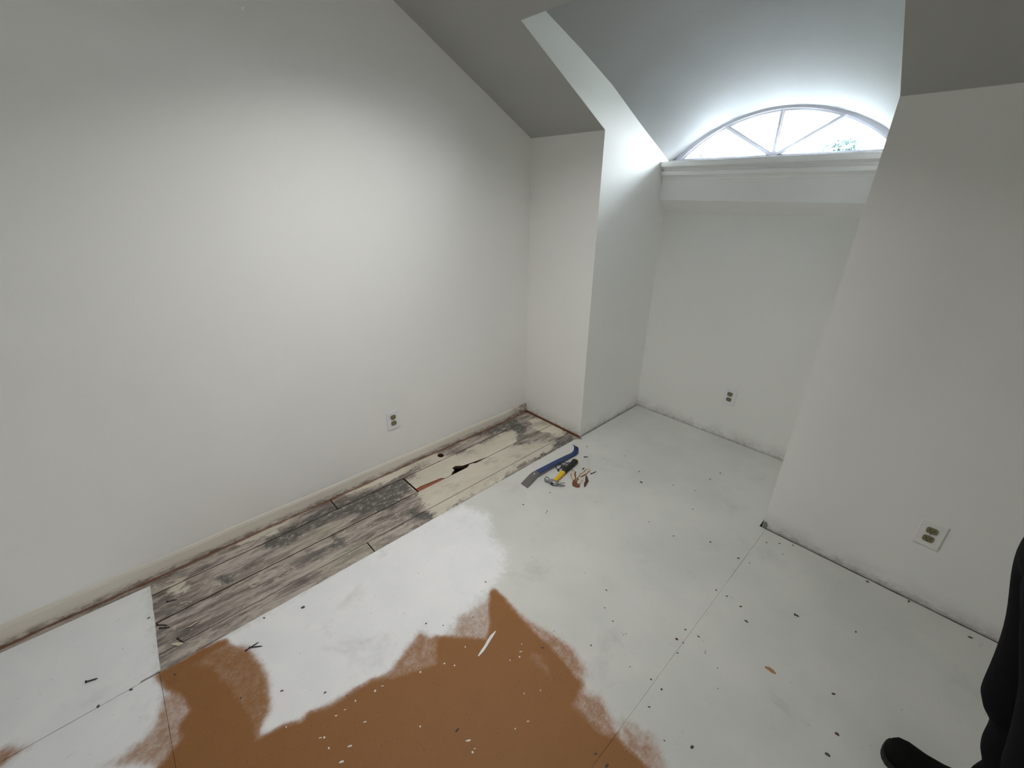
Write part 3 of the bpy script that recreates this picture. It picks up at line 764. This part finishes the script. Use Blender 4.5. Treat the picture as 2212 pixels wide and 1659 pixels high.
splinter(dens([(.775, -.352), (.800, -.385), (.838, -.425)]), .013, .006, 'broken board chip with cream paint on top, left piece of the chip pile', M_chipb, M_chipc)
splinter(dens([(.842, -.425), (.868, -.455), (.897, -.443)]), .013, .007, 'bare reddish wood chunk at the near end of the chip pile', M_chipb)
splinter(dens(CH[2]), .0075, .010, 'dark brown wood shard standing at the right edge of the chip pile', M_chipd, None)
splinter(dens([(.872, -.435), (.860, -.395), (.838, -.375)]), .016, .005, 'flat cream painted wood flake in the middle of the chip pile', M_chipb, M_chipc)
splinter(dens(CH[3]), .011, .006, 'long cream painted splinter with brown edge at the far end of the chip pile', M_chipb, M_chipc)
splinter(dens(CH[4]), .004, .003, 'small olive grey splinter behind the chip pile', M_chipd)
splinter(dens(SPLIT[0]), .007, .002, 'pointed tan wood splinter alone on the white floor at right', M_tan, None)
splinter(dens(SLIVER, 5), .0055, .0022, 'long white sliver lying across the tip of the bare brown floor', M_white, None, 'white_sliver', 0, 'sliver')
splinter(dens(PSPLIT[0]), .004, .003, 'thin brown splinter lying on the third exposed plank', M_chipd, M_chipc, z=-.0066)
splinter(dens(PSPLIT[1]), .006, .002, 'pale curled paint sliver on the planks near the seam', M_chipc, None, z=-.0062)

# ---------------------------------------------------------------- crumbs and paint drips
def blob(r, h, n=7, long=1.0, ang=0):
    me = bpy.data.meshes.new('crumb'); bm = bmesh.new()
    ca, sa = math.cos(ang), math.sin(ang)
    base = []; top = []
    for k in range(n):
        a = 2*math.pi*k/n; q = r*random.uniform(.7, 1.25)
        x, y = q*long*math.cos(a), q*math.sin(a)
        base.append(bm.verts.new((x*ca-y*sa, x*sa+y*ca, 0)))
        top.append(bm.verts.new(((x*ca-y*sa)*.6, (x*sa+y*ca)*.6, h*random.uniform(.7, 1.1))))
    for k in range(n): bm.faces.new((base[k], base[(k+1) % n], top[(k+1) % n], top[k]))
    bm.faces.new(top); bm.faces.new(base[::-1])
    bmesh.ops.recalc_face_normals(bm, faces=bm.faces)
    bm.to_mesh(me); bm.free(); return me
def zone(x, y):
    if y > -.03: return 4
    if y > -.75 and x < 1.1: return 0
    if x > 1.9: return 3
    if x > 1.35: return 2
    if sdist(np.array([[x, y]]), BARE)[0] < 0: return 5
    if y < -2.2: return 6
    return 1
ZL = ['tiny dark crumb on the white floor around the pry bar and hammer', 'tiny dark crumb on the white paint between planks and brown area',
      'tiny dark crumb close to the long diagonal floor seam', 'tiny dark crumb on the floor sheet by the right-hand wall', 'tiny dark crumb on the floor inside the window alcove',
      'tiny dark crumb on the bare brown hardboard', 'tiny dark crumb on the nearest floor sheet at far left']
ZG = ['crumbs around the tools', 'crumbs between planks and brown area', 'crumbs along the diagonal seam', 'crumbs by the right-hand wall', 'crumbs in the alcove', 'crumbs on the bare brown hardboard', 'crumbs on the near left sheet']
M_crumb = simple('dark_crumb', (.10, .09, .08), .8, .3, 200)
M_crumb2 = simple('reddish_crumb', (.16, .055, .045), .8, .3, 200)
camx, camy = 2.089, -2.1086
for i, (x, y, s) in enumerate(CRUMBS):
    dist = math.sqrt((x-camx)**2+(y-camy)**2+1.56**2)
    r = s*.5*dist/916.6*1.0
    link('debris_crumb', blob(r*.52, r*.4, 7, 1.7, random.uniform(-.6, 1.2)+.6), M_crumb, label=ZL[zone(x, y)], cat='debris', group=ZG[zone(x, y)], loc=(x, y, .0001))
for (x, y, r, lb) in ((1.735, -.900, .0055, 'small reddish crumb on the white floor just right of the long seam'), (2.237, -.822, .0060, 'small reddish crumb on the white floor near the black shoe')):
    link('debris_crumb', blob(r, r*.6, 8, 1.2, .3), M_crumb2, label=lb, cat='debris', loc=(x, y, .0001))
for i, (x, y, s, an) in enumerate(FLECKS):
    dist = math.sqrt((x-camx)**2+(y-camy)**2+1.56**2)
    r = s*.5*dist/916.6
    lg = 1.2 if s < 7 else 2.6
    link('paint_fleck', blob(r*(.55 if s < 7 else .24), r*.12, 8, lg, math.radians(60) if s >= 7 else 0), M_white, label='small dried white paint drip on the bare brown floor', cat='paint drip', group='white paint drips on the brown floor', loc=(x, y, .0001))

# ---------------------------------------------------------------- person standing at the right edge
M_skin = simple('skin', (.55, .33, .24), .5, .05, 30)
M_trouser = simple('black_trouser_cloth', (.0070, .0070, .0085), .95, .2, 60, spec=.08)
M_jacket = simple('black_jacket_cloth', (.009, .009, .011), .95, .2, 40, spec=.08)
M_shoe = simple('black_shoe_leather', (.006, .006, .006), .8, .2, 60, spec=.1)
M_sole = simple('black_rubber_sole', (.010, .010, .010), .8, .2, 60)
M_hair = simple('dark_hair', (.03, .02, .015), .6, .3, 60)
M_eyew = simple('eye_white', (.75, .73, .70), .2, .01)
M_iris = simple('iris_brown', (.05, .025, .012), .2, .1)
M_lip = simple('lip', (.42, .18, .15), .45, .05)
person = link('person', None, None, label='person in black trousers and black shoes standing at the right edge', cat='person', loc=(2.50, -.90, 0))
PO = Vector((2.50, -.90, 0))
def skin(name, chains, mat, sub=2, parent=None, root=0):
    """chains: lists of (x, y, z, r) that start on an existing vertex index or None"""
    vs, es, rs = [], [], []
    for st, ch in chains:
        prev = st
        for x, y, z, *r in ch:
            vs.append(Vector((x, y, z))-PO); rs.append(r if len(r) == 2 else (r[0], r[0]))
            if prev is not None: es.append((prev, len(vs)-1))
            prev = len(vs)-1
    me = bpy.data.meshes.new(name); me.from_pydata([v[:] for v in vs], es, [])
    o = link(name, me, mat, parent=parent)
    md = o.modifiers.new('skin', 'SKIN'); md.use_smooth_shade = True
    for i, d in enumerate(me.skin_vertices[0].data):
        d.radius = rs[i]; d.use_root = (i == root)
    sb = o.modifiers.new('sub', 'SUBSURF'); sb.levels = sub; sb.render_levels = sub
    return o
YC = -.90
LEG = {1: [(2.428, -.815, .86, .066), (2.470, -.806, .64, .074), (2.492, -.802, .46, .060), (2.530, -.795, .28, .054), (2.556, -.790, .11, .040)],
       -1: [(2.440, -.985, .86, .066), (2.500, -.990, .64, .074), (2.530, -.995, .46, .060), (2.580, -1.005, .28, .054), (2.612, -1.01, .11, .040)]}
ARM = {1: [(2.438, -.740, 1.375, .046), (2.480, -.700, 1.26, .044), (2.505, -.685, 1.11, .042), (2.480, -.690, .98, .037), (2.452, -.695, .865, .026)],
       -1: [(2.438, -1.060, 1.375, .046), (2.480, -1.10, 1.26, .044), (2.505, -1.115, 1.11, .042), (2.480, -1.11, .98, .037), (2.452, -1.105, .865, .026)]}
body = skin('body', [(None, [(2.432, YC, .955, .075, .065), (2.440, YC, 1.08, .085, .07), (2.445, YC, 1.22, .095, .075), (2.440, YC, 1.345, .095, .07), (2.425, YC, 1.46, .055), (2.405, YC, 1.53, .050)]),
                     (0, LEG[1]), (0, LEG[-1]), (3, ARM[1]), (3, ARM[-1])], M_skin, 2, person)
# fingers and thumb grow out of each palm
for s in (1, -1):
    wx, wy, wz, _ = ARM[s][-1]
    px, py, pz = wx-.008, wy, wz-.075
    hand = skin('hand', [(None, [(wx, wy, wz+.01, .024), (wx-.004, wy, wz-.035, .019, .034), (px, py, pz, .018, .036)]),
        (1, [(wx-.030, wy-.004*s, wz-.045, .011), (wx-.046, wy-.008*s, wz-.075, .0095), (wx-.050, wy-.010*s, wz-.098, .008)])] +
        [(2, [(px+ox, py+.0*s, pz-.018, .0098), (px+ox*1.12-.003, py-.006*s, pz-.018-L*.42, .0090), (px+ox*1.15-.006, py-.018*s, pz-.018-L*.75, .0082), (px+ox*1.15-.007, py-.030*s, pz-.018-L*.98, .0068)]) for ox, L in ((-.030, .068), (-.010, .078), (.010, .072), (.029, .055))], M_skin, 1, body)
# head with a face, looking towards -x and slightly down
def head():
    bm = bmesh.new()
    bmesh.ops.create_uvsphere(bm, u_segments=40, v_segments=30, radius=1)
    for v in bm.verts:
        x, y, z = v.co
        f = -x                                   # forward
        w = .074*(1-.22*max(0, -z)**1.3)
        X = x*.094; Y = y*w; Z = z*.118
        if z < -.2 and x > 0: X *= 1-.45*min(1, (-z-.2)/.7)
        if f > .3:
            X -= .022*math.exp(-((y/.16)**2+((z+.12)/.20)**2))*(1 if z < .1 else .5)
            X += .010*math.exp(-(((abs(y)-.42)/.18)**2+((z-.06)/.13)**2))
            X -= .006*math.exp(-((y/.35)**2+((z+.50)/.07)**2))
            X -= .008*math.exp(-((y/.30)**2+((z+.82)/.13)**2))
        v.co = (X, Y, Z)
    c = Vector((2.385, YC, 1.635))-PO
    rot = Matrix.Rotation(math.radians(-14), 4, 'Y')
    bmesh.ops.transform(bm, matrix=Matrix.Translation(c) @ rot, verts=bm.verts)
    hd = bm_obj('head', bm, M_skin, True, parent=body)
    def piece(nm, p, sc, mat, seg=14):
        b = bmesh.new(); bmesh.ops.create_uvsphere(b, u_segments=seg, v_segments=seg//2+2, radius=1)
        bmesh.ops.transform(b, matrix=Matrix.Translation(c) @ rot @ Matrix.Translation(Vector(p)) @ Matrix.Diagonal((*sc, 1)), verts=b.verts)
        return bm_obj(nm, b, mat, True, parent=body)
    for s in (-1, 1):
        piece('eye', (-.077, s*.030, .007), (.011, .012, .0075), M_eyew); piece('iris', (-.0865, s*.030, .007), (.0025, .0052, .0052), M_iris)
        piece('ear', (.008, s*.075, .0), (.017, .007, .028), M_skin); piece('eyebrow', (-.088, s*.031, .027), (.004, .016, .003), M_hair)
    piece('mouth', (-.088, 0, -.059), (.006, .022, .006), M_lip)
    b = bmesh.new(); bmesh.ops.create_uvsphere(b, u_segments=32, v_segments=24, radius=1)
    for v in b.verts:
        x, y, z = v.co; k = 1+.03*math.sin(y*23)*math.cos(z*9)
        v.co = (x*.104*k, y*.084*k, z*.128*k)
    bmesh.ops.delete(b, geom=[v for v in b.verts if v.co.z < (.045 if v.co.x < -.02 else -.05) ], context='VERTS')
    bmesh.ops.transform(b, matrix=Matrix.Translation(c+Vector((.004, 0, .004))) @ rot, verts=b.verts)
    bm_obj('hair', b, M_hair, True, parent=person)
head()
# trousers with folds
def tr_leg(s, dx, y0):
    k = dx
    return [(2.428+k*.1, y0, .88, .104, .098), (2.440+k*.3, y0+.004*s, .80, .100, .094), (2.462+k*.5, y0+.005*s, .69, .088, .086), (2.478+k*.8, y0+.007*s, .56, .084, .084), (2.490+k, y0+.009*s, .475, .088, .086), (2.494+k, y0+.009*s, .435, .086, .084),
            (2.512+k, y0+.010*s, .395, .062, .066), (2.525+k*1.3, y0+.012*s, .33, .074, .074), (2.535+k*1.3, y0+.012*s, .27, .072, .072), (2.552+k*1.4, y0+.013*s, .225, .062, .064), (2.556+k*1.5, y0+.014*s, .17, .080, .078), (2.560+k*1.6, y0+.015*s, .075, .080, .078)]
skin('trousers', [(None, [(2.436, YC, 1.03, .120, .108), (2.432, YC, .95, .128, .112)]), (1, tr_leg(1, 0, -.812)), (1, tr_leg(-1, .035, -.986))], M_trouser, 2, person)
# jacket
skin('jacket', [(None, [(2.440, YC, .825, .118, .112), (2.438, YC, .90, .138, .128), (2.440, YC, 1.06, .140, .120), (2.445, YC, 1.22, .150, .124), (2.440, YC, 1.355, .150, .118), (2.428, YC, 1.45, .075)]),
    (4, [(2.440, -.800, 1.385, .088), (2.440, -.730, 1.375, .084), (2.480, -.700, 1.26, .064), (2.506, -.685, 1.11, .056), (2.482, -.690, .98, .052), (2.456, -.694, .89, .046)]),
    (4, [(2.440, -1.00, 1.385, .088), (2.440, -1.070, 1.375, .084), (2.480, -1.10, 1.26, .064), (2.506, -1.115, 1.11, .056), (2.482, -1.11, .98, .052), (2.456, -1.106, .89, .046)])], M_jacket, 2, person)
# shoes: x runs from toe to heel
def shoe(tx, ty, ang):
    prof = [(.000, .006, .028), (.002, .017, .038), (.007, .030, .050), (.018, .042, .060), (.040, .049, .064), (.080, .050, .062), (.115, .049, .074), (.150, .045, .098), (.185, .042, .118), (.225, .040, .120), (.262, .037, .112), (.280, .030, .095), (.286, .016, .070)]
    M = Matrix.Translation(Vector((tx, ty, 0))-PO) @ Matrix.Rotation(ang, 4, 'Z')
    bm = bmesh.new(); R = []
    for x, w, h in prof:
        R.append([bm.verts.new(M @ Vector((x, w*math.copysign(abs(math.cos(a))**.7, math.cos(a)), .016+(h-.016)*max(0, math.sin(a))**.75))) for a in [math.pi*k/14 for k in range(15)]])
    for a, b in zip(R, R[1:]):
        for k in range(14): bm.faces.new((a[k], a[k+1], b[k+1], b[k]))
        bm.faces.new((a[0], b[0], b[-1], a[-1]))
    bm.faces.new(R[0]); bm.faces.new(R[-1][::-1])
    sh = bm_obj('shoe', bm, M_shoe, True, parent=person)
    bm = bmesh.new()
    o = [(x-(.004 if x < .02 else 0), w+.004) for x, w, h in prof]
    poly = o + [(x, -w) for x, w in o[::-1]]
    lo = [bm.verts.new(M @ Vector((x, y, .0005))) for x, y in poly]; hi = [bm.verts.new(M @ Vector((x, y, .020))) for x, y in poly]
    n = len(poly)
    for i in range(n): bm.faces.new((lo[i], lo[(i+1) % n], hi[(i+1) % n], hi[i]))
    bm.faces.new(lo); bm.faces.new(hi)
    bm_obj('sole', bm, M_sole, parent=sh)
shoe(2.343, -.765, math.radians(-4))
shoe(2.395, -1.02, math.radians(2))

# ---------------------------------------------------------------- outside: ground and trees seen through the arch
M_grass = simple('outside_ground', (.07, .08, .06), .9, .2, .4)
box('ground', (-30, 32, 1.2, 60, -3.3, -3.2), M_grass, kind='structure')
M_leaf = simple('tree_leaves', (.050, .075, .075), .7, .3, 3)
M_bark = simple('tree_bark', (.06, .05, .045), .9, .3, 6)
def tree(x, y, top, rad, n, label, hh):
    t = link('tree', None, None, label=label, cat='tree', loc=(x, y, -3.2))
    bm = bmesh.new(); tube(bm, [(0, 0, 0), (.1, 0, (top+3.2)*.5), (0, 0, top+3.2-rad*.5)], [.22, .16, .05], 8)
    bm_obj('trunk', bm, M_bark, parent=t)
    r = np.random.default_rng(int(abs(x)*100+y)); V = []; Fc = []
    cl = [(r.normal(0, rad*.42), r.normal(0, rad*.42), top+3.2-rad*hh+r.normal(0, rad*.38*hh)) for _ in range(16)]
    for i in range(n):
        c = cl[r.integers(len(cl))]
        p = np.array(c)+r.normal(0, rad*.17, 3)
        a = r.normal(size=3); a /= np.linalg.norm(a); b = np.cross(a, r.normal(size=3)); b /= np.linalg.norm(b)
        s = r.uniform(.09, .20)
        k = len(V); V += [tuple(p-a*s), tuple(p+b*s*.5), tuple(p+a*s), tuple(p-b*s*.5)]; Fc.append((k, k+1, k+2, k+3))
    me = bpy.data.meshes.new('foliage'); me.from_pydata(V, [], Fc)
    link('foliage', me, M_leaf, parent=t, kind='stuff')
tree(-3.85, 24, 3.85, .85, 900, 'bushy tree beyond the window near its right end', .5)
tree(-1.20, 25.5, 4.2, .80, 800, 'bushy tree at the far right of the arched window', .5)
tree(-10.5, 24, 3.72, .45, 70, 'sparse tree top at the left end of the arched window', .6)
